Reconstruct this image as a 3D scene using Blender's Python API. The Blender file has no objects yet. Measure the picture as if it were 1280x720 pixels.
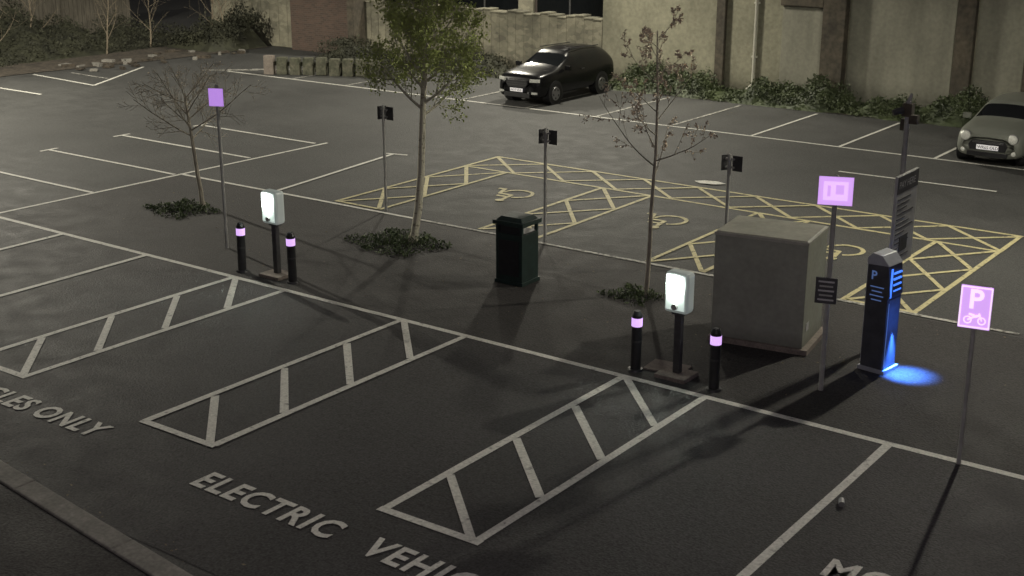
import bpy, math, random
from mathutils import Vector, Matrix
R=math.radians
sc=bpy.context.scene
sc.view_settings.view_transform='Standard'
try: sc.view_settings.look='None'
except Exception: pass
sc.view_settings.exposure=0
rnd=random.Random(7)

# ------------------------------------------------------------------ materials
def mat(name, base, var=0.25, scale=4.0, rough=0.6, metal=0.0, bump=0.0, bscale=40.0,
        emit=None, estr=0.0, base2=None, stretch=(1,1,1), thr=None, spec=0.5, fine=0.0, coat=0.0, grime=0.0):
    m=bpy.data.materials.new(name); m.use_nodes=True
    nt=m.node_tree; N=nt.nodes; L=nt.links; N.clear()
    out=N.new('ShaderNodeOutputMaterial'); b=N.new('ShaderNodeBsdfPrincipled')
    L.new(b.outputs[0],out.inputs[0])
    geo=N.new('ShaderNodeNewGeometry')
    mp=N.new('ShaderNodeMapping'); mp.inputs['Scale'].default_value=stretch
    L.new(geo.outputs['Position'],mp.inputs['Vector'])
    n=N.new('ShaderNodeTexNoise'); n.inputs['Scale'].default_value=scale; n.inputs['Detail'].default_value=4; n.inputs['Roughness'].default_value=.62
    L.new(mp.outputs[0],n.inputs['Vector'])
    cr=N.new('ShaderNodeValToRGB')
    c1=base2 if base2 else tuple(c*(1-var) for c in base)
    c2=base if base2 else tuple(min(1,c*(1+var)) for c in base)
    lo,hi=thr if thr else (.32,.68)
    cr.color_ramp.elements[0].position=lo; cr.color_ramp.elements[1].position=hi
    cr.color_ramp.elements[0].color=(*c1,1); cr.color_ramp.elements[1].color=(*c2,1)
    L.new(n.outputs['Fac'],cr.inputs[0])
    col=cr.outputs[0]
    if fine>0:
        n2=N.new('ShaderNodeTexNoise'); n2.inputs['Scale'].default_value=bscale; n2.inputs['Detail'].default_value=3
        L.new(geo.outputs['Position'],n2.inputs['Vector'])
        mr=N.new('ShaderNodeMapRange'); mr.inputs[1].default_value=.3; mr.inputs[2].default_value=.7
        mr.inputs[3].default_value=1-fine; mr.inputs[4].default_value=1+fine
        L.new(n2.outputs['Fac'],mr.inputs[0])
        mx=N.new('ShaderNodeVectorMath'); mx.operation='SCALE'
        L.new(col,mx.inputs[0]); L.new(mr.outputs[0],mx.inputs['Scale']); col=mx.outputs[0]
    if grime>0:
        sx=N.new('ShaderNodeSeparateXYZ'); L.new(geo.outputs['Position'],sx.inputs[0])
        mr=N.new('ShaderNodeMapRange'); mr.inputs[1].default_value=0; mr.inputs[2].default_value=grime
        mr.inputs[3].default_value=.55; mr.inputs[4].default_value=1
        L.new(sx.outputs['Z'],mr.inputs[0])
        mx=N.new('ShaderNodeVectorMath'); mx.operation='SCALE'
        L.new(col,mx.inputs[0]); L.new(mr.outputs[0],mx.inputs['Scale']); col=mx.outputs[0]
    L.new(col,b.inputs['Base Color'])
    b.inputs['Roughness'].default_value=rough; b.inputs['Metallic'].default_value=metal
    b.inputs['Specular IOR Level'].default_value=spec
    b.inputs['Coat Weight'].default_value=coat
    if bump>0:
        nb=N.new('ShaderNodeTexNoise'); nb.inputs['Scale'].default_value=bscale; nb.inputs['Detail'].default_value=4
        L.new(mp.outputs[0],nb.inputs['Vector'])
        bp=N.new('ShaderNodeBump'); bp.inputs['Strength'].default_value=bump; bp.inputs['Distance'].default_value=.02
        L.new(nb.outputs['Fac'],bp.inputs['Height']); L.new(bp.outputs[0],b.inputs['Normal'])
    if emit:
        b.inputs['Emission Color'].default_value=(*emit,1); b.inputs['Emission Strength'].default_value=estr
    return m

def asphalt(name, lo, hi, tint=(1,1,1)):
    m=bpy.data.materials.new(name); m.use_nodes=True
    nt=m.node_tree; N=nt.nodes; L=nt.links; b=N['Principled BSDF']
    geo=N.new('ShaderNodeNewGeometry')
    def noise(s,d=4):
        n=N.new('ShaderNodeTexNoise'); n.inputs['Scale'].default_value=s; n.inputs['Detail'].default_value=d
        L.new(geo.outputs['Position'],n.inputs['Vector'])
        return n.outputs['Fac']
    def mth(op,a,c):
        k=N.new('ShaderNodeMath'); k.operation=op
        for i,v in enumerate((a,c)):
            if isinstance(v,(int,float)): k.inputs[i].default_value=v
            else: L.new(v,k.inputs[i])
        return k.outputs[0]
    big=noise(.35,4); mid=noise(2.2,4); fine=noise(36,1); fine2=noise(13,2)
    s=mth('ADD',mth('MULTIPLY',big,.30),mth('MULTIPLY',mid,.17))
    s=mth('ADD',s,mth('MULTIPLY',fine,.40)); s=mth('ADD',s,mth('MULTIPLY',fine2,.20))
    cr=N.new('ShaderNodeValToRGB'); cr.color_ramp.elements[0].position=.40; cr.color_ramp.elements[1].position=.66
    cr.color_ramp.elements[0].color=(lo*tint[0],lo*tint[1],lo*tint[2],1); cr.color_ramp.elements[1].color=(hi*tint[0],hi*tint[1],hi*tint[2],1)
    L.new(s,cr.inputs[0])
    L.new(cr.outputs[0],b.inputs['Base Color'])
    rr=N.new('ShaderNodeMapRange'); rr.inputs[3].default_value=.62; rr.inputs[4].default_value=.95; L.new(mid,rr.inputs[0]); L.new(rr.outputs[0],b.inputs['Roughness'])
    b.inputs['Specular IOR Level'].default_value=.3
    bp=N.new('ShaderNodeBump'); bp.inputs['Strength'].default_value=.8; bp.inputs['Distance'].default_value=.012
    L.new(fine,bp.inputs['Height']); L.new(bp.outputs[0],b.inputs['Normal'])
    return m

def paint(name, col, worn, lo=.30, hi=.44):
    return mat(name,col,base2=worn,scale=9,thr=(lo,hi),rough=.75,fine=.18,bscale=30)

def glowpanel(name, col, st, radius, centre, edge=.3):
    # lamp glare painted as emission: peak at the lamp, fading outwards (object coordinates)
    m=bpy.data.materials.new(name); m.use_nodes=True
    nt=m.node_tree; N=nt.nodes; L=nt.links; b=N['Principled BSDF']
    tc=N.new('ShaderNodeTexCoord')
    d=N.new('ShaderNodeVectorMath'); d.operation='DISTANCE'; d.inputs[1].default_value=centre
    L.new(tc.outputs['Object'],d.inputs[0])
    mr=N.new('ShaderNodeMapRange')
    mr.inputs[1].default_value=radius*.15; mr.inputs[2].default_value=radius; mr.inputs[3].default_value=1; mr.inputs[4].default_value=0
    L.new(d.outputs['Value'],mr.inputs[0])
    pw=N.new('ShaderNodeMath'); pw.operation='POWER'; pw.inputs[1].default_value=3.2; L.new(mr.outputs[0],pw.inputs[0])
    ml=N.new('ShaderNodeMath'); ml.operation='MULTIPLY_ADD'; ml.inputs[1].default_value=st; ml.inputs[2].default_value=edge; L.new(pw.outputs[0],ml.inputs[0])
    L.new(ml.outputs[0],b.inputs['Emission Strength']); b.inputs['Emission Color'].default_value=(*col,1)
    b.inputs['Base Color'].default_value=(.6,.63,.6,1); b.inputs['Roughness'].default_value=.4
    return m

# ------------------------------------------------------------------ mesh builder
class MB:
    def __init__(s): s.v=[]; s.f=[]; s.m=[]; s.mats=[]
    def mi(s,m):
        if m not in s.mats: s.mats.append(m)
        return s.mats.index(m)
    def add(s,vs,fs,m):
        o=len(s.v); s.v+= [tuple(x) for x in vs]; k=s.mi(m)
        for f in fs: s.f.append(tuple(o+i for i in f)); s.m.append(k)
    def box(s,c,d,m,rot=0,mtx=None,taper=1.0):
        cx,cy,cz=c; x,y,z=d[0]/2,d[1]/2,d[2]/2
        P=[]
        for k in (-1,1):
            t=taper if k>0 else 1
            for i,j in ((-1,-1),(1,-1),(1,1),(-1,1)): P.append(Vector((i*x*t,j*y*t,k*z)))
        M=Matrix.Rotation(rot,3,'Z') if mtx is None else mtx
        P=[M@p+Vector(c) for p in P]
        s.add(P,[(3,2,1,0),(4,5,6,7),(0,1,5,4),(1,2,6,5),(2,3,7,6),(3,0,4,7)],m)
    def cyl(s,p0,p1,r0,r1,m,n=8,caps=True):
        p0=Vector(p0); p1=Vector(p1); d=(p1-p0)
        if d.length<1e-6: return
        d.normalize(); a=Vector((0,0,1)) if abs(d.z)<.9 else Vector((1,0,0))
        u=d.cross(a).normalized(); w=d.cross(u)
        P=[p0+(u*math.cos(2*math.pi*i/n)+w*math.sin(2*math.pi*i/n))*r0 for i in range(n)]
        P+=[p1+(u*math.cos(2*math.pi*i/n)+w*math.sin(2*math.pi*i/n))*r1 for i in range(n)]
        F=[(i,i+n,(i+1)%n+n,(i+1)%n) for i in range(n)]
        if caps: F+=[tuple(range(n)),tuple(reversed(range(n,2*n)))]
        s.add(P,F,m)
    def prism(s,poly,z0,z1,m,mtx=None,org=(0,0,0)):
        n=len(poly); P=[Vector((x,y,z0)) for x,y in poly]+[Vector((x,y,z1)) for x,y in poly]
        if mtx is not None: P=[mtx@p for p in P]
        P=[p+Vector(org) for p in P]
        F=[tuple(reversed(range(n))),tuple(range(n,2*n))]+[(i,(i+1)%n,(i+1)%n+n,i+n) for i in range(n)]
        s.add(P,F,m)
    def flat(s,poly,z,m): s.add([(x,y,z) for x,y in poly],[tuple(range(len(poly)))],m)
    def sphere(s,c,r,m,n=12,h=8,sz=1.0,sx=1.0,sy=1.0):
        P=[];F=[]
        for j in range(h+1):
            t=math.pi*j/h
            for i in range(n):
                a=2*math.pi*i/n; P.append((c[0]+r*sx*math.sin(t)*math.cos(a),c[1]+r*sy*math.sin(t)*math.sin(a),c[2]+r*sz*math.cos(t)))
        for j in range(h):
            for i in range(n): F.append((j*n+i,(j+1)*n+i,(j+1)*n+(i+1)%n,j*n+(i+1)%n))
        s.add(P,F,m)
    def obj(s,name,loc=(0,0,0),rot=0,bevel=0,smooth=False,parent=None,sub=0,autos=False):
        me=bpy.data.meshes.new(name); me.from_pydata(s.v,[],s.f)
        for m in s.mats: me.materials.append(m)
        for p,k in zip(me.polygons,s.m): p.material_index=k
        if smooth or autos:
            for p in me.polygons: p.use_smooth=True
        me.update()
        if autos: me.set_sharp_from_angle(angle=R(35))
        o=bpy.data.objects.new(name,me); sc.collection.objects.link(o)
        o.location=loc; o.rotation_euler=(0,0,rot)
        if bevel:
            b=o.modifiers.new('b','BEVEL'); b.width=bevel; b.segments=2; b.limit_method='ANGLE'
        if sub:
            q=o.modifiers.new('s','SUBSURF'); q.levels=sub; q.render_levels=sub
        if parent: o.parent=parent
        return o

def text(body,size,loc,rot,m,name,parent=None,align='LEFT',off=0.0,ext=0.0,sx=1.0,space=1.0):
    cu=bpy.data.curves.new(name,'FONT'); cu.body=body; cu.size=size; cu.align_x=align; cu.offset=off; cu.extrude=ext
    cu.space_character=space; cu.resolution_u=3
    o=bpy.data.objects.new(name,cu); sc.collection.objects.link(o); cu.materials.append(m)
    o.location=loc; o.rotation_euler=rot; o.scale=(sx,1,1)
    bpy.context.view_layer.objects.active=o
    for q in bpy.context.selected_objects: q.select_set(False)
    o.select_set(True); bpy.ops.object.convert(target='MESH')
    o=bpy.context.view_layer.objects.active; o.name=name
    if parent: o.parent=parent
    return o
def empty(name,loc=(0,0,0),rot=0):
    e=bpy.data.objects.new(name,None); sc.collection.objects.link(e); e.location=loc; e.rotation_euler=(0,0,rot); return e

# ------------------------------------------------------------------ palette
M_as=asphalt('asphalt_road',.034,.088,(1,1.0,.97))
M_as2=asphalt('asphalt_island',.015,.056,(1.05,.98,.95))
M_as3=asphalt('asphalt_bays',.018,.066,(1.03,.98,1.01))
M_white=paint('white_paint',(.62,.61,.56),(.20,.195,.18),.27,.42)
M_whitefaded=paint('white_paint_faded',(.45,.44,.40),(.09,.088,.08),.38,.56)
M_yel=paint('yellow_paint',(.50,.45,.25),(.13,.12,.08),.30,.46)
M_kerb=mat('kerb_concrete',(.20,.19,.17),var=.25,scale=3,rough=.85,fine=.2,bscale=25)
M_galv=mat('galvanised_steel',(.36,.36,.34),var=.2,scale=6,rough=.55,metal=.1)
M_black=mat('black_plastic',(.018,.018,.02),var=.3,scale=8,rough=.45)
M_dgreen=mat('dark_green_plastic',(.014,.030,.026),var=.3,scale=6,rough=.5)
M_dgrey=mat('dark_grey_metal',(.05,.05,.05),var=.3,scale=9,rough=.5)
M_cab=mat('cabinet_grp',(.285,.295,.245),var=.10,scale=2.0,rough=.65,fine=.07,bscale=14,grime=.3)
M_cabtop=mat('cabinet_lid',(.36,.355,.30),var=.14,scale=3,rough=.65,fine=.08,bscale=15)
M_conc=mat('plinth_concrete',(.20,.17,.145),var=.25,scale=5,rough=.9,fine=.15)
M_lilac=mat('retro_glow_lilac',(.42,.25,.52),var=.10,scale=6,rough=.5,emit=(.68,.38,.92),estr=.95)  # emission imitates light thrown back by the sign face
M_lilacw=mat('retro_glow_white',(.7,.6,.75),var=.04,scale=6,rough=.5,emit=(.94,.72,1.0),estr=1.05)  # symbol glow is emission in place of retroreflected light
M_band=mat('retro_glow_band',(.5,.4,.6),var=.1,scale=30,rough=.5,emit=(.70,.42,.95),estr=1.1)  # band emits a constant glow imitating reflected light
M_whitebox=mat('charger_shell',(.55,.56,.54),var=.06,scale=4,rough=.4,emit=(.8,1,.9),estr=.10)  # faint self-emission paints the lamp's glow onto the case
M_silver=mat('silver_panel',(.42,.44,.48),var=.1,scale=5,rough=.4,metal=.3)
M_navy=mat('slate_panel',(.06,.062,.072),var=.25,scale=5,rough=.45)
M_blue=mat('blue_led',(.05,.15,.6),var=.05,rough=.4,emit=(.06,.22,1.0),estr=1.3)
M_bluet=mat('blue_lit_text',(.2,.3,.5),var=.05,rough=.4,emit=(.15,.28,.7),estr=.25)
M_fascia=mat('machine_fascia',(.14,.16,.2),var=.15,scale=9,rough=.45,metal=.1)
M_boardd=mat('board_dark',(.06,.06,.065),var=.2,scale=6,rough=.5)
M_boardl=mat('board_face',(.42,.42,.40),var=.12,scale=7,rough=.5)
M_boardt=mat('board_text',(.5,.5,.5),var=.1,rough=.5)
M_wall=mat('rendered_wall',(.27,.26,.19),base2=(.15,.145,.107),scale=.55,stretch=(1,1,.55),thr=(.28,.66),rough=.92,fine=.15,bscale=9,bump=.35,grime=.9)
M_panel=mat('concrete_panel',(.28,.275,.22),base2=(.18,.175,.14),scale=.8,stretch=(1.4,1,.3),thr=(.3,.66),rough=.9,fine=.1,bscale=10,grime=.9)
M_brown=mat('brown_pier',(.10,.085,.062),base2=(.055,.048,.038),scale=1.2,rough=.9,fine=.3,bscale=7)
M_pipe=mat('pipe_white',(.42,.41,.35),var=.1,rough=.5)
M_bark=mat('bark',(.17,.14,.10),var=.4,scale=14,rough=.9,stretch=(1,1,.3))
M_bark3=mat('bark_grey',(.34,.31,.25),var=.35,scale=14,rough=.9,stretch=(1,1,.3))
M_bark2=mat('bark_pale',(.50,.48,.38),base2=(.20,.18,.13),scale=9,thr=(.34,.46),rough=.85,stretch=(1,1,2))
M_leafy=mat('young_leaves',(.45,.52,.17),base2=(.22,.27,.08),scale=6,rough=.6)
M_bud=mat('blossom_buds',(.60,.50,.38),var=.3,scale=9,rough=.7)
M_grass=mat('weeds',(.095,.13,.05),base2=(.035,.055,.025),scale=5,rough=.7)
M_hedge=mat('hedge_leaves',(.075,.098,.038),base2=(.026,.036,.016),scale=2.2,rough=.6)
M_ivy=mat('dark_ivy',(.045,.047,.026),base2=(.015,.016,.010),scale=1.5,rough=.8)
M_soil=mat('soil',(.055,.045,.034),var=.45,scale=2,rough=1,fine=.4,bscale=8)
M_dryleaf=mat('dry_leaves',(.16,.13,.08),var=.5,scale=9,rough=.8)
M_glass=mat('dark_glass',(.006,.007,.008),var=.1,rough=.04,spec=.35)
M_tyre=mat('tyre',(.015,.015,.015),var=.2,rough=.85)
M_rim=mat('alloy_rim',(.25,.25,.25),var=.1,rough=.4,metal=.6)
M_plate=mat('number_plate',(.75,.75,.70),var=.03,rough=.4,emit=(.9,.85,.9),estr=.3)
M_lens=mat('headlamp_lens',(.45,.45,.42),var=.25,scale=25,rough=.15,emit=(.9,.88,.7),estr=.10)
M_lamp=mat('lamp_glass',(.8,.8,.7),var=.02,rough=.3,emit=(1,.93,.75),estr=12)

# ------------------------------------------------------------------ ground
g=MB(); g.flat([(-400,-400),(400,-400),(400,500),(-400,500)],0,M_as); g.obj('ground')
g=MB(); g.flat([(-60,-6.8),(30,-6.8),(30,0),(-60,0)],.004,M_as3); g.obj('parking_bays_surface')
g=MB(); g.flat([(-16,0),(20,0),(20,4.75),(-16,4.75)],.004,M_as2); g.obj('paved_island')

zc=[0]
def strip(mb,a0,b0,a1,b1,w,m,ext=0.0):
    d=Vector((a1-a0,b1-b0)); l=d.length; d/=l; n=Vector((-d.y,d.x))*w/2
    a0-=d.x*ext; b0-=d.y*ext; a1+=d.x*ext; b1+=d.y*ext
    zc[0]=(zc[0]+1)%13; z=.008+zc[0]*.0005
    k=max(1,int(l/1.2)); V=[];F=[]
    for i in range(k+1):
        t=i/k; j=rnd.uniform(-.006,.006)
        x=a0+(a1-a0)*t; y=b0+(b1-b0)*t
        ww=1+rnd.uniform(-.08,.08)
        V+=[(x+n.x*ww+j,y+n.y*ww+j,z),(x-n.x*ww+j,y-n.y*ww+j,z)]
    for i in range(k): F.append((2*i+1,2*i+3,2*i+2,2*i))
    mb.add(V,F,m)

LW=.105
mk=empty('parking_bay_markings')
w=MB()
strip(w,-40,0,14,0,LW,M_white)
for (l,r) in ((-1.27,-.03),(-5.20,-3.97),(-8.93,-7.72)):
    strip(w,l,-.05,l,-4.8,LW,M_white); strip(w,r,-.05,r,-4.8,LW,M_white)
    strip(w,l-.05,-4.82,r+.05,-4.8,LW,M_white)
    for k in range(4):
        b0=-.02-1.24*k; b1=-1.2-1.2*k
        strip(w,l+.05,b0,r-.05,b1,LW,M_white)
for a in (-11.18,-13.6,-16.0,-18.4): strip(w,a,-.05,a+(.05),-4.8,LW,M_white)
strip(w,2.42,-.05,2.45,-5.0,LW,M_white)
strip(w,-16.0,.05,-15.8,9.3,.09,M_white)
for b,x0 in ((2.4,-20.6),(4.6,-20.7),(6.85,-20.8),(9.05,-20.3)):
    strip(w,x0,b,-16.0,b,.09,M_white)
    if b>4: strip(w,x0,b-.25,x0,b+.25,.08,M_white)
strip(w,-15.95,4.70,-9.0,4.78,.09,M_white)
strip(w,-9.0,4.78,2.5,4.88,.09,M_whitefaded)
strip(w,-12.95,4.75,-13.55,9.25,.09,M_white); strip(w,-13.8,9.2,-13.2,9.35,.08,M_white)
w.obj('near_row_lines',parent=mk)
w=MB()
strip(w,-27.5,16.45,6,16.5,.09,M_white)
for i in range(8): 
    a=-.45-2.4*i
    strip(w,a,16.5,a,20.6,.08,M_white if i<4 else M_whitefaded)
for a in (-22,-24.4): strip(w,a,16.5,a,20.4,.08,M_whitefaded)
strip(w,-4.1,13.8,-.6,13.9,.09,M_white)
strip(w,-31.5,9.6,-28.3,9.6,.10,M_white)
strip(w,-32.2,12.0,-28.5,11.7,.10,M_white); strip(w,-28.5,11.7,-30.7,15.4,.10,M_white)
strip(w,-31.5,13.0,-29.4,12.9,.09,M_whitefaded)
for i,(a,b) in enumerate(((-27.4,16.3),(-26.8,16.9),(-26.2,17.5))): strip(w,a-1.0,b-.2,a+.6,b+.9,.12,M_whitefaded)
w.flat([(-6.25,10.95),(-6.05,10.82),(-5.7,10.9),(-5.55,11.1),(-5.8,11.2),(-6.1,11.12)],.02,M_white)
w.obj('far_row_lines',parent=mk)
def words(lst,b0,rot,a0):
    for wd,a in lst: text(wd,.50,(a,b0+math.tan(rot)*(a-a0),.012),(0,0,rot),M_white,'bay_lettering',mk,off=.014,sx=.89,space=1.12)
words((('ELECTRIC',-3.42),('VEHICLES',-.86),('ONLY',1.62)),-5.63,R(-.6),-3.50)
text('ELECTRIC VEHICLES ONLY',.48,(-5.36,-5.50,.012),(0,0,R(1.2)),M_white,'bay_lettering',mk,align='RIGHT',off=.014,sx=.88,space=1.10)
text('MOTORCYCLES',.50,(3.00,-3.33,.012),(0,0,R(2)),M_white,'bay_lettering',mk,off=.014,sx=.86,space=1.10)

y=MB(); YW=.085
def hatch(a0,b0,a1,b1,n,vert=True):
    if vert:
        strip(y,a0,b0,a0,b1,YW,M_yel,.04); strip(y,a1,b0,a1,b1,YW,M_yel,.04)
        s=(b1-b0)/n
        for i in range(n):
            strip(y,a0+.04,b0+s*i,a1-.04,b0+s*(i+1),YW,M_yel); strip(y,a1-.04,b0+s*i,a0+.04,b0+s*(i+1),YW,M_yel)
    else:
        strip(y,a0,b0,a1,b0,YW,M_yel,.04); strip(y,a0,b1,a1,b1,YW,M_yel,.04)
        s=(a1-a0)/n
        for i in range(n):
            strip(y,a0+s*i,b0+.04,a0+s*(i+1),b1-.04,YW,M_yel); strip(y,a0+s*i,b1-.04,a0+s*(i+1),b0+.04,YW,M_yel)
for (l,r) in ((-11.3,-10.1),(-7.55,-6.3),(-3.85,-2.75),(-.25,.9)): hatch(l,4.95,r,9.2,3)
hatch(-11.3,9.22,.9,10.5,9,False)
strip(y,-.25,4.95,.9,4.95,YW,M_yel); strip(y,-11.3,4.95,-10.1,4.95,YW,M_yel)
strip(y,-11.3,9.2,-11.3,10.5,YW,M_yel); strip(y,.9,9.2,.9,10.5,YW,M_yel)
def chair(cx,cy):
    s=.78
    def P(u,v): return (cx-u*s,cy-v*s)
    def ln(u0,v0,u1,v1,wd=.09):
        a=P(u0,v0); b=P(u1,v1); strip(y,a[0],a[1],b[0],b[1],wd,M_yel,.02)
    n=16
    for i in range(n):
        t0=R(110+250*i/n); t1=R(110+250*(i+1)/n)
        ln(-.1+.42*math.cos(t0),-.2+.42*math.sin(t0),-.1+.42*math.cos(t1),-.2+.42*math.sin(t1),.08)
    ln(-.12,.45,-.05,-.02); ln(-.05,-.02,.35,-.02); ln(.35,-.02,.52,-.5); ln(.52,-.5,.68,-.46); ln(-.1,.22,.25,.22)
    c=P(-.14,.64); y.flat([(c[0]+.1*math.cos(R(30*i)),c[1]+.1*math.sin(R(30*i))) for i in range(12)],.0155,M_yel)
for cx in (-8.75,-5.05,-1.45): chair(cx,7.5)
y.obj('accessible_bay_markings')

k=MB()
def kl(a,off): return -7.02-.109*(a+1.91)+off
segs=24
for i in range(segs):
    a0=-30+i*1.95; a1=a0+1.935
    k.add([(a0,kl(a0,0),0),(a1,kl(a1,0),0),(a1,kl(a1,-.27),0),(a0,kl(a0,-.27),0),
           (a0,kl(a0,0),.11),(a1,kl(a1,0),.11),(a1,kl(a1,-.27),.11),(a0,kl(a0,-.27),.11)],
          [(0,4,5,1),(1,5,6,2),(2,6,7,3),(3,7,4,0),(7,6,5,4)],M_kerb)
k.obj('kerb',bevel=.015)
g=MB(); g.add([(-30,kl(-30,-.27),.09),(16,kl(16,-.27),.09),(16,-30,.09),(-30,-30,.09)],[(3,2,1,0)],M_as2); g.obj('pavement')

# ------------------------------------------------------------------ foliage helpers
def leafquad(mb,p,s,m,r):
    a=Vector((r.gauss(0,1),r.gauss(0,1),r.gauss(0,1))).normalized()
    b=a.cross(Vector((r.gauss(0,1),r.gauss(0,1),r.gauss(0,1)))).normalized()
    a*=s; b*=s*.55
    mb.add([p-a,p-b*.9,p+a,p+b],[(0,1,2,3)],m)
def branch(mb,p,d,l,r0,lev,maxlev,cfg,r,leaf):
    n=cfg['seg']; pts=[p.copy()]; rad=[r0]; dd=d.copy()
    for i in range(n):
        dd=(dd+Vector((r.gauss(0,1),r.gauss(0,1),r.gauss(0,1)))*cfg['wob']+Vector((0,0,cfg['up'][lev]))).normalized()
        pts.append(pts[-1]+dd*l/n); rad.append(max(.0035,r0*(1-(i+1)/n*cfg.get('tp',.75))))
    ns=8 if lev==0 else (5 if lev==1 else 3)
    for i in range(n): mb.cyl(pts[i],pts[i+1],rad[i],rad[i+1],cfg['bark'],ns,False)
    if lev<maxlev:
        st,cnt,ratio,ang=cfg['lv'][lev]
        for j in range(cnt):
            t=st+(1-st)*((j+r.random()*.8)/cnt); t=min(t,.98)
            i=min(n-1,int(t*n)); q=pts[i].lerp(pts[i+1],t*n-i)
            ax=(pts[i+1]-pts[i]).normalized()
            az=r.uniform(0,6.283) if lev else j*2.4+r.uniform(-.4,.4)
            u=ax.cross(Vector((math.cos(az),math.sin(az),.3))).normalized()
            an=R(ang+r.uniform(-14,14))
            nd=(ax*math.cos(an)+u*math.sin(an)).normalized()
            ll=l*ratio*(1.15-.65*(t-st)/(1-st+.001))*r.uniform(.7,1.2)
            branch(mb,q,nd,ll,max(.004,rad[i]*cfg['rr']),lev+1,maxlev,cfg,r,leaf)
    if lev>=cfg['leaflev']:
        for i in range(1,len(pts)):
            for _ in range(cfg['leaves']):
                if r.random()<cfg['lp']:
                    leafquad(leaf,pts[i]+Vector((r.gauss(0,1),r.gauss(0,1),r.gauss(0,1)))*cfg['lsp'],cfg['ls']*r.uniform(.6,1.4),cfg['leaf'],r)
def tree(base,h,d,r0,cfg,seed,maxlev=3):
    r=random.Random(seed); e=empty('street_tree',base); mb=MB(); lf=MB()
    branch(mb,Vector((0,0,-.05)),Vector(d).normalized(),h,r0,0,maxlev,cfg,r,lf)
    mb.cyl((0,0,-.05),(0,0,.12),r0*1.6,r0*1.0,cfg['bark'],8,False)
    mb.obj('trunk_and_limbs',parent=e,smooth=True)
    if lf.v: lf.obj('foliage',parent=e)
    return e
tree((-8.0,3.5,0),6.2,(.07,.06,1),.078,dict(seg=9,wob=.045,up=[.02,.07,.02,0],bark=M_bark2,lv=[(.37,30,.22,58),(.15,8,.45,45),(.15,4,.5,45)],rr=.5,leaflev=2,leaves=3,lp=.85,lsp=.06,ls=.030,leaf=M_leafy),14)
tree((-13.2,3.0,0),2.35,(.03,.02,1),.05,dict(seg=6,wob=.045,up=[.0,.04,.0,0],bark=M_bark3,lv=[(.60,12,.64,64),(.15,9,.46,38),(.15,5,.5,40)],rr=.5,leaflev=3,leaves=1,lp=.35,lsp=.03,ls=.014,leaf=M_bud,tp=.55),5)
tree((-2.9,3.3,0),4.3,(.01,0,1),.042,dict(seg=9,wob=.03,up=[.02,.05,.03,0],bark=M_bark3,lv=[(.45,14,.27,60),(.25,5,.40,42),(.3,2,.4,40)],rr=.45,leaflev=2,leaves=1,lp=.8,lsp=.015,ls=.026,leaf=M_bud),23)

def weeds(name,c,rx,ry,n,h,seed,m=M_grass):
    r=random.Random(seed); mb=MB()
    for _ in range(n):
        t=r.random()**.6; a=r.uniform(0,6.283); x=math.cos(a)*rx*t; yy=math.sin(a)*ry*t
        x+=.12*math.sin(5*a); yy+=.1*math.sin(3*a+1); hh=h*r.uniform(.25,1)*(1.15-t)
        d=r.uniform(0,6.283); wv=Vector((math.cos(d),math.sin(d),0))*.010; ln=Vector((r.gauss(0,1),r.gauss(0,1),0))*hh*.5
        if r.random()<.55:
            mb.add([Vector((x,yy,0))-wv,Vector((x,yy,0))+wv,Vector((x,yy,hh))+ln],[(0,1,2)],m)
        else: leafquad(mb,Vector((x,yy,hh*.6+.02)),r.uniform(.015,.045),m,r)
    return mb.obj(name,c)
weeds('weed_patch',(-13.3,2.55,.004),.75,.65,1300,.17,1)
weeds('weed_patch',(-8.15,3.25,.004),.95,.8,1700,.22,2)
weeds('weed_patch',(-3.0,3.1,.004),.50,.45,700,.17,3)
r=random.Random(77); mb=MB()
for _ in range(420):
    q=r.random()
    if q<.5: x,yy=r.uniform(-16,4),r.uniform(.2,4.7)
    elif q<.75: x=r.uniform(-8,5); yy=kl(x,0)+abs(r.gauss(0,.22))+.02
    else: x,yy=r.uniform(-15,5),r.uniform(18.5,20.9)
    s=r.uniform(.010,.028); a=r.uniform(0,6.28); dx,dy=math.cos(a)*s,math.sin(a)*s
    z=.017; mb.add([(x-dx,yy-dy,z),(x+dy*.5,yy-dx*.5,z+r.uniform(0,.012)),(x+dx,yy+dy,z+.004),(x-dy*.5,yy+dx*.5,z+r.uniform(0,.012))],[(0,1,2,3)],M_dryleaf)
mb.obj('leaf_litter')

def mass(name,x0,x1,y0,y1,hfun,n,ls,m,seed,core=True):
    r=random.Random(seed); mb=MB()
    if core:
        NX=max(4,int((x1-x0)/.5)); NY=max(3,int((y1-y0)/.5)); V=[];F=[]
        for i in range(NX+1):
            for j in range(NY+1):
                x=x0+(x1-x0)*i/NX; yy=y0+(y1-y0)*j/NY
                e=min(1,4*min(j/NY,1-j/NY)+.02)*min(1,6*min(i/NX,1-i/NX)+.02)
                V.append((x+r.uniform(-.1,.1),yy+r.uniform(-.1,.1),max(.0,hfun(x,yy)*.75*e**.5*r.uniform(.8,1.1)) if 0<i<NX and 0<j<NY else 0.0))
        for i in range(NX):
            for j in range(NY): q=i*(NY+1)+j; F.append((q,q+NY+1,q+NY+2,q+1))
        mb.add(V,F,m)
    for _ in range(n):
        x=r.uniform(x0,x1); yy=r.uniform(y0,y1)
        e=min(1,3.0*min((yy-y0),(y1-yy)+.3)/(y1-y0)+.15)
        h=hfun(x,yy)*e**.5
        z=h*(r.uniform(.35,1)**.6)+r.gauss(0,.04)
        leafquad(mb,Vector((x+r.gauss(0,.06),yy+r.gauss(0,.08),max(.02,z))),ls*r.uniform(.5,1.4),m,r)
    return mb.obj(name)
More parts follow.
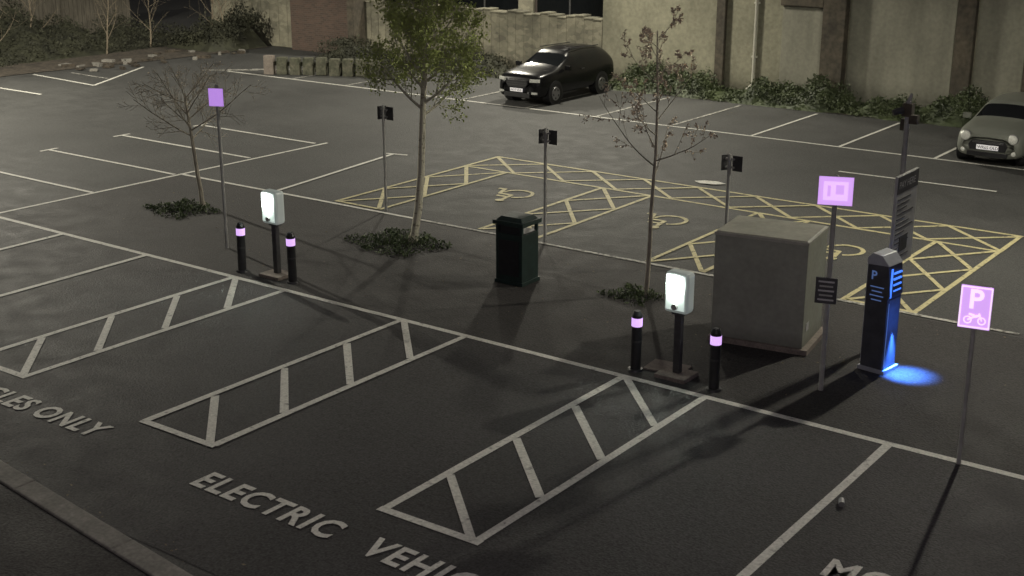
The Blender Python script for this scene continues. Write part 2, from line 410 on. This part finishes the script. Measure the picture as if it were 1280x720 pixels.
def hh(x,yy): return .50+.22*math.sin(x*1.3)+.18*math.sin(x*3.1+1)+.1*math.sin(x*7+yy*3)
mass('hedge',-15.0,-1.2,20.9,22.2,hh,17000,.045,M_hedge,4)
mass('hedge',-1.2,12,21.2,22.2,hh,5000,.05,M_hedge,5)
mass('shrubs',-27.5,-18.0,20.6,22.2,lambda x,yy:.45+.3*math.sin(x*1.1)+.12*math.sin(x*4),6000,.05,M_ivy,6)
mass('undergrowth',-40,-34.6,5,22,lambda x,yy:max(.08,(.22+(-34.6-x)*.20)*(1+.6*math.sin(yy*.9)+.35*math.sin(yy*2.6+x))),14000,.055,M_ivy,8)
mass('shrubs',-34.4,-31.4,19.4,22.0,lambda x,yy:1.0+.4*math.sin(x*2.1)+.3*math.sin(yy*3),5000,.055,M_ivy,18)
g=MB(); g.flat([(-60,-3),(-33.0,5),(-32.5,12),(-31.6,17),(-31.2,22),(-60,22)],.02,M_soil); g.obj('soil_bank')
g=MB(); g.flat([(-18.4,20.9),(14,20.9),(14,22.4),(-18.4,22.4)],.015,M_soil); g.obj('planting_bed')
for i,(x,yy) in enumerate(((-35.5,8.5),(-36,13),(-34.6,16.8),(-34.8,19),(-32.2,20.4),(-37,10.5),(-33.4,21.0),(-37.5,15.5))):
    r=random.Random(40+i); mb=MB()
    cfg=dict(seg=6,wob=.10,up=[.02,.05,.02,0],bark=M_bark,lv=[(.15,9,.55,40),(.2,5,.5,40)],rr=.5,leaflev=2,leaves=1,lp=.3,lsp=.05,ls=.03,leaf=M_ivy)
    branch(mb,Vector((0,0,0)),Vector((r.gauss(0,.15),r.gauss(0,.15),1)),r.uniform(2.2,3.4),.035,0,2,cfg,r,mb)
    mb.obj('bare_shrub',(x,yy,0))

# ------------------------------------------------------------------ walls and buildings
WY=22.4
e=empty('rendered_wall')
b=MB(); b.box((-.05,WY+.25,4),(32,.5,8),M_wall); b.obj('wall_face',parent=e)
b=MB()
def pier(a0,a1,dep,m,z1=8.0,z0=0): b.box(((a0+a1)/2,WY-dep/2-.002,(z0+z1)/2),(a1-a0,dep,z1-z0),m)
pier(-11.85,-11.55,.16,M_brown); pier(-8.35,-7.65,.30,M_brown); pier(-4.5,-4.0,.22,M_brown); pier(-2.6,-1.7,.25,M_brown)
pier(-9.7,-8.4,.08,M_panel,2.75); pier(-7.6,-4.55,.07,M_panel,8); pier(-3.95,-2.65,.07,M_panel,8)
pier(-9.75,-8.4,.16,M_brown,3.4,2.78); pier(.3,1.1,.3,M_brown); pier(4,4.8,.3,M_brown); pier(8,8.8,.3,M_brown)
b.obj('piers_and_panels',parent=e,bevel=.02)
b=MB(); b.cyl((-10.55,WY-.08,.35),(-10.55,WY-.08,7.5),.05,.05,M_pipe,10); b.cyl((-10.55,WY-.08,.36),(-10.68,WY-.25,.2),.05,.05,M_pipe,10)
for z in (1.2,2.8,4.4): b.box((-10.55,WY-.05,z),(.18,.1,.05),M_pipe)
b.obj('drainpipe')

def stone(name,c1,c2,sc_):
    m=bpy.data.materials.new(name); m.use_nodes=True; N=m.node_tree.nodes; L=m.node_tree.links; bb=N['Principled BSDF']
    geo=N.new('ShaderNodeNewGeometry'); mp=N.new('ShaderNodeMapping'); mp.inputs['Scale'].default_value=(1,1,1.7); L.new(geo.outputs['Position'],mp.inputs[0])
    v=N.new('ShaderNodeTexVoronoi'); v.inputs['Scale'].default_value=sc_; L.new(mp.outputs[0],v.inputs['Vector'])
    v2=N.new('ShaderNodeTexVoronoi'); v2.feature='DISTANCE_TO_EDGE'; v2.inputs['Scale'].default_value=sc_; L.new(mp.outputs[0],v2.inputs['Vector'])
    n=N.new('ShaderNodeTexNoise'); n.inputs['Scale'].default_value=1.1; n.inputs['Detail'].default_value=6; L.new(geo.outputs['Position'],n.inputs['Vector'])
    sp=N.new('ShaderNodeSeparateColor'); L.new(v.outputs['Color'],sp.inputs[0])
    ad=N.new('ShaderNodeMath'); ad.operation='MULTIPLY_ADD'; ad.inputs[1].default_value=.25; L.new(sp.outputs[0],ad.inputs[0]); L.new(n.outputs['Fac'],ad.inputs[2])
    cr=N.new('ShaderNodeValToRGB'); cr.color_ramp.elements[0].position=.42; cr.color_ramp.elements[1].position=.85
    cr.color_ramp.elements[0].color=(*c2,1); cr.color_ramp.elements[1].color=(*c1,1); L.new(ad.outputs[0],cr.inputs[0])
    mr=N.new('ShaderNodeMapRange'); mr.inputs[2].default_value=.06; mr.inputs[3].default_value=.85; mr.inputs[4].default_value=1; L.new(v2.outputs['Distance'],mr.inputs[0])
    mx=N.new('ShaderNodeVectorMath'); mx.operation='SCALE'; L.new(cr.outputs[0],mx.inputs[0]); L.new(mr.outputs[0],mx.inputs['Scale'])
    L.new(mx.outputs[0],bb.inputs['Base Color']); bb.inputs['Roughness'].default_value=.95
    bp=N.new('ShaderNodeBump'); bp.inputs['Distance'].default_value=.02; L.new(mr.outputs[0],bp.inputs['Height']); L.new(bp.outputs[0],bb.inputs['Normal'])
    return m
M_stone=stone('rubble_stone',(.25,.235,.175),(.11,.105,.08),4.5)
def brick(name,c1,c2,mo):
    m=bpy.data.materials.new(name); m.use_nodes=True; N=m.node_tree.nodes; L=m.node_tree.links; bb=N['Principled BSDF']
    geo=N.new('ShaderNodeNewGeometry'); mp=N.new('ShaderNodeMapping'); mp.inputs['Rotation'].default_value=(R(90),0,0); L.new(geo.outputs['Position'],mp.inputs[0])
    t=N.new('ShaderNodeTexBrick'); t.inputs['Scale'].default_value=1; t.inputs['Brick Width'].default_value=.225; t.inputs['Row Height'].default_value=.075; t.inputs['Mortar Size'].default_value=.008
    t.inputs['Color1'].default_value=(*c1,1); t.inputs['Color2'].default_value=(*c2,1); t.inputs['Mortar'].default_value=(*mo,1); L.new(mp.outputs[0],t.inputs['Vector'])
    L.new(t.outputs['Color'],bb.inputs['Base Color']); bb.inputs['Roughness'].default_value=.9
    return m
M_brick=brick('old_brick',(.10,.065,.05),(.065,.045,.037),(.10,.085,.07))
M_brick2=brick('dark_brick',(.05,.035,.03),(.035,.028,.024),(.05,.045,.04))
b=MB(); n=30
for i in range(n):
    a0=-26.6+i*(10.5/n); a1=a0+10.5/n-.004; t=1.95+.05*math.sin(i*1.7)
    b.box(((a0+a1)/2,WY+.25,t/2),(a1-a0,.45,t),M_stone)
    b.box(((a0+a1)/2,WY+.25,t+.03),(a1-a0-.02,.50,.06),M_stone)
b.obj('stone_wall',bevel=.02)
b=MB(); b.box((-28.35,WY-.1,1.6),(3.4,.6,3.2),M_brick); b.box((-28.35,WY-.1,3.25),(3.5,.7,.1),M_kerb); b.box((-26.75,WY-.2,1.3),(.35,.7,2.6),M_brown); b.obj('brick_wall',bevel=.01)
b=MB()
for i in range(10):
    a0=-35+i*.49; t=2.1+.1*math.sin(i*2.1); b.box((a0+.245,WY+.2,t/2),(.486,.5,t),M_stone)
b.obj('stone_wall',bevel=.02)
e=empty('brick_building')
b=MB(); b.box((-22,28.5,5),(16,3,10),M_brick2); b.obj('walls',parent=e)
b=MB()
for i,(a,wd) in enumerate(((-16.2,3.4),(-20.4,3.0),(-24.4,3.4),(-28.2,2.6))):
    for z in (2.4,6.0):
        b.box((a,26.97,z),(wd,.05,1.8),M_glass)
        b.box((a,26.93,z-.95),(wd+.2,.14,.1),M_brown); b.box((a,26.95,z),(.06,.08,1.8),M_dgrey)
for a in (-18.3,-22.4): b.box((a,26.95,4),(.7,.12,8),M_stone)
b.obj('windows_and_piers',parent=e)
b=MB(); b.prism([(26.7,10),(30.3,10),(28.5,12)],-30.3,-13.7,M_brown,Matrix(((0,0,1),(1,0,0),(0,1,0)))); b.obj('roof',parent=e)
M_wood=mat('weathered_timber',(.10,.09,.072),var=.35,scale=3,stretch=(6,6,.5),rough=.9)
b=MB()
for i in range(130):
    yy=-4+i*.205; b.box((-40.5,yy,1.1+rnd.uniform(-.04,.04)),(.03,.19,2.2),M_wood,rot=rnd.uniform(-.03,.03))
for i in range(11): b.box((-40.6,-4+i*2.6,1.15),(.1,.1,2.3),M_wood)
for z in (.5,1.8): b.box((-40.55,9.2,z),(.05,27,.09),M_wood)
b.obj('timber_fence')
M_oldst=mat('mossy_block',(.13,.125,.09),base2=(.05,.055,.035),scale=5,rough=.9,fine=.3,bscale=12)
b=MB()
for i in range(9):
    a=-25.9+i*.42; bb=16.9+i*.20
    b.box((a,bb,.29+rnd.uniform(-.03,.02)),(.36,.26,.58 if i else .72),M_conc if i==0 else M_oldst,rot=.45,taper=.93)
b.box((-24.2,17.75,.36),(3.8,.08,.14),M_oldst,rot=.445)
b.obj('low_pillar_barrier',bevel=.02)
mass('shrubs',-25.6,-21.6,18.2,20.3,lambda x,yy:.62+.2*math.sin(x*2.3),3500,.05,M_ivy,9)
r=random.Random(3); b=MB()
for _ in range(34):
    b.box((r.uniform(-33.2,-30.6),r.uniform(13.5,20.5),.05),(r.uniform(.1,.5),r.uniform(.1,.3),r.uniform(.03,.12)),M_kerb if r.random()<.5 else M_soil,rot=r.uniform(0,3))
b.obj('rubble_pile')

# ------------------------------------------------------------------ street furniture
M_disc=glowpanel('charger_lamp_glare',(.84,1.0,.93),45,.24,(-.03,-.12,1.33),.38)  # lamp spot plus painted glare around it
def charger(loc):
    e=empty('ev_charging_point',loc)
    b=MB()
    b.box((0,0,.03),(.46,.40,.06),M_conc); b.box((0,.02,.49),(.10,.09,.86),M_dgrey); b.box((0,.02,.90),(.18,.12,.04),M_dgrey)
    b.obj('pedestal',parent=e,bevel=.008)
    b=MB(); b.box((0,0,1.20),(.35,.22,.56),M_whitebox); b.obj('case',parent=e,bevel=.05)
    b=MB(); b.box((0,-.113,1.21),(.28,.012,.48),M_disc); b.obj('lamp_glare_panel',parent=e,bevel=.004)  # front plate carries the lamp's painted glare
    b=MB(); b.cyl((0,-.119,1.02),(0,-.15,1.02),.045,.04,M_galv,16)
    b.obj('socket',parent=e)
    L=bpy.data.lights.new('lamp_light','AREA'); L.shape='DISK'; L.size=.2; L.energy=22; L.color=(.85,1,.9)
    o=bpy.data.objects.new('lamp_light',L); sc.collection.objects.link(o); o.parent=e; o.location=(-.01,-.14,1.31); o.rotation_euler=(R(82),0,0)
    return e
charger((-8.40,.47,0)); charger((-.70,.42,0))

def bollard(loc):
    b=MB(); b.cyl((0,0,0),(0,0,.80),.072,.072,M_black,20); b.cyl((0,0,.80),(0,0,.86),.072,.045,M_black,20)
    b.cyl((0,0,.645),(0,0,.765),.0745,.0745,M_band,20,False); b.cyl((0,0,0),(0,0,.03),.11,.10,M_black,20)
    b.cyl((0,0,.42),(0,0,.45),.076,.076,M_dgrey,20,False)
    b.obj('bollard',loc,autos=True).rotation_euler=(rnd.uniform(-.02,.02),rnd.uniform(-.02,.02),0)
for l in ((-9.08,.32,0),(-7.93,.38,0),(-1.27,.30,0),(-.07,.29,0)): bollard(l)

b=MB(); b.box((0,0,.44),(.52,.48,.82),M_dgreen); b.box((0,0,.03),(.56,.52,.06),M_dgreen)
for i in (-1,1):
    for j in (-1,1): b.box((i*.235,j*.215,.93),(.05,.05,.16),M_dgreen)
b.box((0,0,1.03),(.60,.56,.07),M_dgreen); b.box((0,0,1.095),(.52,.48,.06),M_dgreen,taper=.75)
b.box((-.24,0,.93),(.01,.38,.15),M_black); b.box((0,-.2,.93),(.42,.01,.15),M_black); b.box((0,0,.86),(.5,.46,.02),M_black)
b.box((0,-.245,.45),(.40,.012,.6),M_black)
b.obj('litter_bin',(-5.0,2.66,.004),rot=.03,bevel=.012)

b=MB(); rt=R(9)
b.box((.03,0,.04),(1.46,1.14,.08),M_conc)
b.box((0,0,.83),(1.34,1.02,1.50),M_cab); b.box((0,0,1.60),(1.36,1.04,.04),M_cabtop)
b.box((0,0,1.628),(1.33,1.01,.016),M_cabtop,taper=.97)
b.box((.675,-.3,.35),(.006,.14,.12),M_boardt)
b.obj('utility_cabinet',(-.46,2.62,0),rot=rt,bevel=.01)

def post(mb,h,r=.03,m=M_galv): mb.cyl((0,0,0),(0,0,h),r,r,m,12); mb.cyl((0,0,h),(0,0,h+.015),r,r*.5,m,12)
FX=R(90)
def signface(e,w_,h_,z,rotz,depth=-.045,m=M_lilac,back=M_galv):
    s=MB(); s.box((0,depth,z),(w_,.006,h_),back); s.box((0,depth-.005,z),(w_-.01,.003,h_-.01),m); s.box((0,depth+.03,z+h_*.25),(.09,.05,.03),back); s.box((0,depth+.03,z-h_*.25),(.09,.05,.03),back)
    return s.obj('sign_plate',parent=e,rot=rotz,bevel=.002)
M_purple=mat('retro_glow_violet',(.4,.25,.52),var=.1,scale=9,rough=.5,emit=(.52,.27,.82),estr=.85)  # violet glow emitted by the plate, imitating returned light
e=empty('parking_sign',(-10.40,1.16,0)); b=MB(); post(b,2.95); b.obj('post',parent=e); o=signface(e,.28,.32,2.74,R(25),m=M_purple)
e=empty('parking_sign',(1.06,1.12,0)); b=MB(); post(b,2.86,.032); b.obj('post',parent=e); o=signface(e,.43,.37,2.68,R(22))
M_lil2=mat('retro_glow_pale',(.5,.35,.6),var=.06,scale=6,rough=.5,emit=(.82,.52,.98),estr=1.0)  # paler emission for the symbol, imitating the same reflection
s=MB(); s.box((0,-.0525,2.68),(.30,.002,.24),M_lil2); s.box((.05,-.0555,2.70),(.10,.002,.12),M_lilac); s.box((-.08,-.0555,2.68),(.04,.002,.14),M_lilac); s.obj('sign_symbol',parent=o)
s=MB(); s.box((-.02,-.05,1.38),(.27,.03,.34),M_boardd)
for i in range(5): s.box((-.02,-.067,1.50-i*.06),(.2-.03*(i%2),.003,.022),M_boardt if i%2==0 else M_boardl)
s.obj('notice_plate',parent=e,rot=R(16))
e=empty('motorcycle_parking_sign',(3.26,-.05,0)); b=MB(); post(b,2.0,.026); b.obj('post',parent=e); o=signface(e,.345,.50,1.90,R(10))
s=MB(); K=.88; zc0=1.90
def bar(x0,z0,x1,z1,t,m=M_lilacw,y_=-.0545):
    d=Vector((x1-x0,z1-z0)); n=Vector((-d.y,d.x)).normalized()*t/2
    q=lambda x,z:(x*K,y_,zc0+(z-2.08)*K)
    s.add([q(x0+n.x,z0+n.y),q(x0-n.x,z0-n.y),q(x1-n.x,z1-n.y),q(x1+n.x,z1+n.y)],[(0,1,2,3)],m)
for (x0,z0,x1,z1) in ((-.18,2.34,.18,2.34),(-.18,1.82,.18,1.82),(-.18,1.82,-.18,2.34),(.18,1.82,.18,2.34)): bar(x0,z0,x1,z1,.018,y_=-.0565)
for cx in (-.08,.09):
    for i in range(12):
        bar(cx+.045*math.cos(R(30*i)),1.91+.045*math.sin(R(30*i)),cx+.045*math.cos(R(30*i+30)),1.91+.045*math.sin(R(30*i+30)),.014)
bar(-.08,1.91,.0,1.96,.02,y_=-.0560); bar(.0,1.96,.07,1.985,.03,y_=-.0570); bar(.09,1.91,.05,2.01,.014,y_=-.0562); bar(-.07,1.99,.0,1.975,.025,y_=-.0575)
s.obj('sign_symbol',parent=o)
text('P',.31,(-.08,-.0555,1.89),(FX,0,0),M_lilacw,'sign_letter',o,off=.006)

for (x,yy,hz) in ((-9.95,4.95,2.12),(-6.03,4.92,2.10),(-2.50,5.2,2.02)):
    e=empty('disabled_bay_sign',(x,yy,.0)); b=MB(); post(b,hz,.03); b.obj('post',parent=e)
    b=MB()
    for sgn in (-1,1):
        b.box((sgn*.105+.02,.05,hz-.15),(.18,.012,.26),M_dgrey,rot=sgn*-.5+.5)
        b.box((sgn*.105+.02,.058,hz-.15),(.12,.02,.04),M_galv,rot=sgn*-.5+.5)
    b.box((0,.03,hz-.08),(.16,.06,.03),M_galv); b.box((0,.03,hz-.22),(.16,.06,.03),M_galv)
    b.obj('sign_plates',parent=e,bevel=.003)

# pay machine (fascia looks along +X)
e=empty('pay_and_display_machine',(1.36,2.33,0),R(-8))
side=[(-.18,0),(.15,0),(.15,1.05),(.17,1.10),(.13,1.50),(.02,1.62),(-.12,1.64),(-.18,1.56)]
mx=Matrix(((1,0,0),(0,0,-1),(0,1,0)))
b=MB(); b.prism(side,-.18,.18,M_navy,mx); b.obj('housing',parent=e,bevel=.012)
b=MB(); b.prism([(-.19,1.49),(.135,1.51),(.022,1.636),(-.12,1.655),(-.19,1.585)],-.185,.185,M_silver,mx); b.box((-.01,0,.03),(.40,.40,.06),M_silver); b.box((-.185,0,.8),(.012,.34,1.4),M_silver); b.box((.152,0,.56),(.012,.30,.96),M_fascia); b.obj('cap_and_base',parent=e,bevel=.01)
b=MB()
b.box((.166,-.15,1.28),(.014,.03,.40),M_blue)
for z in (1.16,1.24,1.32,1.40): b.box((.158,.02,z),(.02,.2,.022),M_blue)
b.box((.160,-.155,.55),(.008,.010,.9),M_bluet)
b.obj('led_strips',parent=e)
text('P',.17,(-.12,-.184,1.30),(FX,0,0),M_bluet,'machine_lettering',e,off=.003)
b=MB()
for i in range(4): b.box((-.02,-.1825,1.20-.06*i),(.2-.05*(i%2),.003,.015),M_bluet)
b.obj('side_graphics',parent=e)
def lamp(name,typ,loc,energy,col,size=.1,rot=None,spot=None,blend=.5,parent=None,lin=None):
    L=bpy.data.lights.new(name,typ); L.energy=energy; L.color=col
    if typ=='AREA': L.shape='DISK'; L.size=size
    else: L.shadow_soft_size=size
    if spot: L.spot_size=spot; L.spot_blend=blend
    if lin:   # artificial linear falloff in place of inverse-square, evens out brightness near the lamp
        L.use_nodes=True; N=L.node_tree.nodes; K=L.node_tree.links; em=[n for n in N if n.type=='EMISSION'][0]
        f=N.new('ShaderNodeLightFalloff'); f.inputs['Strength'].default_value=1/lin; K.new(f.outputs['Linear'],em.inputs['Strength'])
    o=bpy.data.objects.new(name,L); sc.collection.objects.link(o); o.location=loc
    if rot: o.rotation_euler=rot
    if parent: o.parent=parent
    return o
lamp('blue_downlight','SPOT',(.20,0,.62),900,(.06,.22,1),.03,rot=(R(4),R(-16),0),spot=R(66),blend=1,parent=e)
lamp('blue_face_glow','AREA',(.45,0,.75),1.2,(.05,.2,1),.4,rot=(0,R(90),0),parent=e)

e=empty('tariff_board',(1.08,3.38,0)); b=MB()
post(b,3.5,.038,M_galv); b.obj('post',parent=e)
b=MB(); b.box((.05,.06,1.86),(.04,.80,1.30),M_boardl); b.box((.073,.06,2.38),(.006,.78,.24),M_boardd)
b.obj('board',parent=e,bevel=.006)
text('PAY HERE',.14,(.078,-.28,2.33),(FX,0,FX),M_boardt,'board_heading',e)
b=MB(); r=random.Random(9)
for i in range(13):
    wd=r.uniform(.30,.66); b.box((.0735,.06-(.66-wd)/2,2.17-.07*i),(.005,wd,.018),M_boardd)
b.box((.0735,.06,1.5),(.006,.3,.2),M_dgrey); b.obj('board_text',parent=e)
b=MB(); b.box((0,0,3.38),(.14,.12,.18),M_brown); b.box((.10,-.02,3.26),(.12,.10,.12),M_brown); b.cyl((-.05,-.05,3.38),(-.16,-.14,3.34),.05,.045,M_dgrey,10); b.box((-.06,.08,3.16),(.1,.1,.16),M_brown); b.cyl((0,0,3.47),(.02,.02,3.60),.035,.02,M_galv,8)
b.obj('camera_cluster',parent=e,bevel=.01)

b=MB(); b.cyl((0,-.04,.034),(.02,.07,.034),.032,.033,M_rim,14); b.cyl((.02,.07,.034),(.022,.082,.036),.033,.026,M_dgrey,14); b.obj('drinks_can',(2.6,-1.85,.004),rot=.6,autos=True)
b=MB(); b.box((0,0,.012),(.55,.4,.02),M_conc); b.obj('inspection_cover',(-.95,.62,.004),rot=.1)

# ------------------------------------------------------------------ cars
def car(name,loc,st,body,L,W,wheel_y,wr,sc_=1.0,rot=0):
    e=empty(name,loc,rot); e.scale=(sc_,sc_,sc_); b=MB(); V=[];n=14
    for (y_,zb,zt,zr,w_,rf,gl) in st:
        h=[(0,zb),(.82*w_,zb),(w_*.98,zb+.12),(w_,zb+.5*(zt-zb)),(w_*.965,zt),(rf,zr-.05),(rf*.72,zr),(0,zr+.015)]
        ring=h+[(-x,z) for x,z in h[-2:0:-1]]
        V+=[(x,y_,z) for x,z in ring]
    b.mats=[body,M_glass]; b.v=V
    for i in range(len(st)-1):
        for j in range(n):
            k=(j+1)%n
            b.f.append((i*n+j,i*n+k,(i+1)*n+k,(i+1)*n+j))
            g=st[i][6]; isg=0
            if g=='side' and j in (4,9): isg=1
            if g=='screen' and j in (5,6,7,8): isg=1
            b.m.append(isg)
    b.f.append(tuple(range(n))); b.m.append(0); b.f.append(tuple(reversed(range((len(st)-1)*n,len(st)*n)))); b.m.append(0)
    b.obj('body',parent=e,smooth=True,sub=2)
    wv=MB()
    for yy in wheel_y:
        for s in (-1,1):
            x=s*(W/2)
            wv.cyl((x-s*.30,yy,wr+.02),(x-s*.004,yy,wr+.02),wr+.055,wr+.055,M_black,28)
            wv.cyl((x-s*.22,yy,wr),(x-s*.0,yy,wr),wr,wr*.97,M_tyre,28)
            wv.cyl((x-s*.02,yy,wr),(x+s*.006,yy,wr),wr*.66,wr*.62,M_rim,24)
            for q in range(5):
                a=R(72*q+10); wv.box((x+s*.008,yy+math.cos(a+.6)*wr*.42,wr+math.sin(a+.6)*wr*.42),(.006,wr*.16,wr*.22),M_black,mtx=Matrix.Rotation(a+.6,3,'X'))
    wv.obj('wheels',parent=e,autos=True)
    return e
M_carblk=mat('black_car_paint',(.006,.006,.007),var=.1,rough=.25,coat=.1,spec=.3)
M_carsil=mat('silver_car_paint',(.20,.21,.18),var=.04,rough=.4,metal=.2,coat=.4)
suv=[(0.03,.36,.66,.80,.66,.54,''),(.06,.24,.84,.98,.80,.66,''),(.22,.22,.95,1.07,.90,.76,''),(.8,.24,1.04,1.14,.95,.80,''),(1.25,.26,1.10,1.20,.95,.76,'screen'),
 (2.05,.26,1.14,1.62,.95,.66,''),(2.15,.26,1.14,1.66,.95,.66,'side'),(2.85,.26,1.16,1.71,.95,.66,''),(2.95,.26,1.16,1.71,.95,.66,'side'),(3.75,.26,1.20,1.68,.95,.66,''),(3.95,.27,1.22,1.66,.94,.65,''),(4.40,.28,1.22,1.58,.92,.62,'screen'),
 (4.66,.32,1.18,1.24,.88,.72,''),(4.74,.38,1.0,1.12,.84,.68,''),(4.77,.5,.9,1.0,.76,.6,'')]
e=car('black_suv',(-15.35,16.75,0),suv,M_carblk,4.75,1.9,(.92,3.78),.36,sc_=.87)
b=MB()
for s in (-1,1):
    b.box((s*.66,.09,.86),(.34,.12,.10),M_lens,rot=s*.42); b.box((s*.68,.05,.45),(.20,.08,.07),M_lens,rot=s*.35)
    b.box((s*1.03,1.50,1.17),(.20,.10,.15),M_carblk); b.cyl((s*.62,2.2,1.71),(s*.60,4.0,1.68),.018,.018,M_black,8)
b.prism([(-.34,.62),(.34,.62),(.44,.74),(.40,.86),(-.40,.86),(-.44,.74)],-.05,.05,M_black,mx)
for z in (.70,.77): b.box((0,-.054,z),(.76,.01,.014),M_dgrey)
b.box((0,.0,.36),(1.05,.08,.14),M_black); b.box((0,-.05,.53),(.52,.02,.115),M_plate)
for s in (-1,1): b.box((s*.955,2.55,1.04),(.02,.16,.03),M_dgrey)
b.obj('lights_grille_trim',parent=e,bevel=.012)
text('AK17 VNE',.10,(-.235,-.0625,.495),(FX,0,0),M_black,'plate_text',e)
mini=[(0.03,.34,.56,.68,.62,.50,''),(.06,.20,.70,.80,.76,.62,''),(.25,.18,.80,.90,.83,.70,''),(.7,.2,.86,.96,.85,.72,''),(1.05,.2,.89,.99,.86,.72,'screen'),
 (1.55,.2,.92,1.36,.86,.60,''),(1.62,.2,.92,1.38,.86,.60,'side'),(2.35,.2,.93,1.42,.86,.60,''),(2.42,.2,.93,1.42,.86,.60,'side'),(3.2,.2,.94,1.38,.85,.59,''),(3.3,.22,.94,1.36,.84,.58,'screen'),
 (3.62,.24,.92,1.02,.82,.68,''),(3.78,.32,.75,.9,.74,.64,''),(3.82,.45,.65,.8,.62,.55,'')]
e=car('silver_hatchback_car',(-1.60,16.35,0),mini,M_carsil,3.82,1.72,(.72,3.18),.31,sc_=.96)
b=MB()
for s in (-1,1):
    b.sphere((s*.56,.075,.70),.13,M_rim,16,10,1.05,1,.6); b.sphere((s*.56,.035,.70),.11,M_lens,16,10,1.05,1,.7)
    b.sphere((s*.60,.05,.36),.06,M_lens,12,8,1,1,.5)
    b.box((s*.95,1.25,.98),(.18,.10,.13),M_carsil)
b.prism([(-.42,.40),(.42,.40),(.46,.52),(.38,.63),(-.38,.63),(-.46,.52)],-.05,.02,M_black,mx)
for z in (.575,.605): b.box((0,-.028,z),(.74,.01,.012),M_rim)
b.box((0,.0,.30),(.95,.06,.10),M_black); b.box((0,-.035,.47),(.52,.02,.115),M_plate)
b.box((.0,1.25,.985),(1.0,.03,.02),M_black)
b.obj('lights_grille_trim',parent=e,bevel=.006,autos=True)
text('WR65 OLD',.10,(-.235,-.0475,.435),(FX,0,0),M_black,'plate_text',e)

# ------------------------------------------------------------------ lights
WARM=(1,.94,.78)
e=empty('street_lamp',(1.85,8.35,0)); b=MB(); b.cyl((0,0,0),(0,0,1.2),.08,.08,M_galv,12); b.cyl((0,0,1.2),(0,0,5.75),.055,.045,M_galv,12)
b.box((0,0,5.80),(.5,.26,.10),M_dgrey); b.box((0,0,5.742),(.4,.2,.012),M_lamp); b.obj('column_and_head',parent=e)
lamp('lamp_light','SPOT',(0,0,5.62),5000,WARM,.07,rot=(0,0,0),spot=R(172),blend=.15,parent=e,lin=9)
def wall_lamp(x,yy,z,en,arm=1.4,col=WARM):
    e=empty('wall_mounted_lamp',(x,yy,z)); b=MB(); b.cyl((0,0,0),(0,-arm,.12),.025,.025,M_galv,8); b.box((0,-arm,.12),(.4,.25,.1),M_dgrey); b.box((0,-arm,.064),(.32,.18,.01),M_lamp)
    b.box((0,-.02,0),(.15,.04,.2),M_galv); b.obj('bracket_and_head',parent=e)
    lamp('lamp_light','SPOT',(0,-arm,-.02),en,col,.2,spot=R(160),blend=.3,parent=e,lin=8)
wall_lamp(-14.2,WY-.01,6.5,2600,2.4); wall_lamp(-22.5,26.99,7.5,2300,3.0)
e=empty('street_lamp',(-30.0,6.0,0)); b=MB(); b.cyl((0,0,0),(0,0,6.4),.06,.05,M_galv,12); b.box((.3,0,6.45),(.6,.26,.10),M_dgrey); b.box((.4,0,6.39),(.34,.2,.012),M_lamp); b.obj('column_and_head',parent=e)
lamp('lamp_light','SPOT',(.4,0,6.3),5200,WARM,.15,spot=R(166),blend=.2,parent=e,lin=9)

# ------------------------------------------------------------------ camera (CCTV on a building corner, 6.4 m up)
cam=bpy.data.cameras.new('camera'); co=bpy.data.objects.new('camera',cam); sc.collection.objects.link(co); sc.camera=co
cam.sensor_width=36; cam.lens=1635.9*36/1280; cam.clip_start=.1; cam.clip_end=2000
co.location=(7.298,-14.087,6.416)
co.rotation_euler=(R(90)-.3049,0,.6375)
cam.dof.use_dof=True; cam.dof.focus_distance=21; cam.dof.aperture_fstop=2.4
lamp('infrared_illuminator','SPOT',(7.25,-14.05,6.33),800,(1,.84,.95),.06,rot=(R(90)-.34,0,.6375),spot=R(85),blend=.9)

# ------------------------------------------------------------------ world: night sky with city glow
wd=bpy.data.worlds.new('World'); sc.world=wd; wd.use_nodes=True; N=wd.node_tree.nodes; L=wd.node_tree.links
bg=N['Background']; sky=N.new('ShaderNodeTexSky'); sky.sky_type='NISHITA'; sky.sun_disc=False; sky.sun_elevation=R(-4); sky.sun_rotation=R(200)
mxn=N.new('ShaderNodeMix'); mxn.data_type='RGBA'; mxn.inputs['Factor'].default_value=.92
L.new(sky.outputs[0],mxn.inputs[6]); mxn.inputs[7].default_value=(.92,.88,.85,1)
L.new(mxn.outputs[2],bg.inputs['Color']); bg.inputs['Strength'].default_value=.075
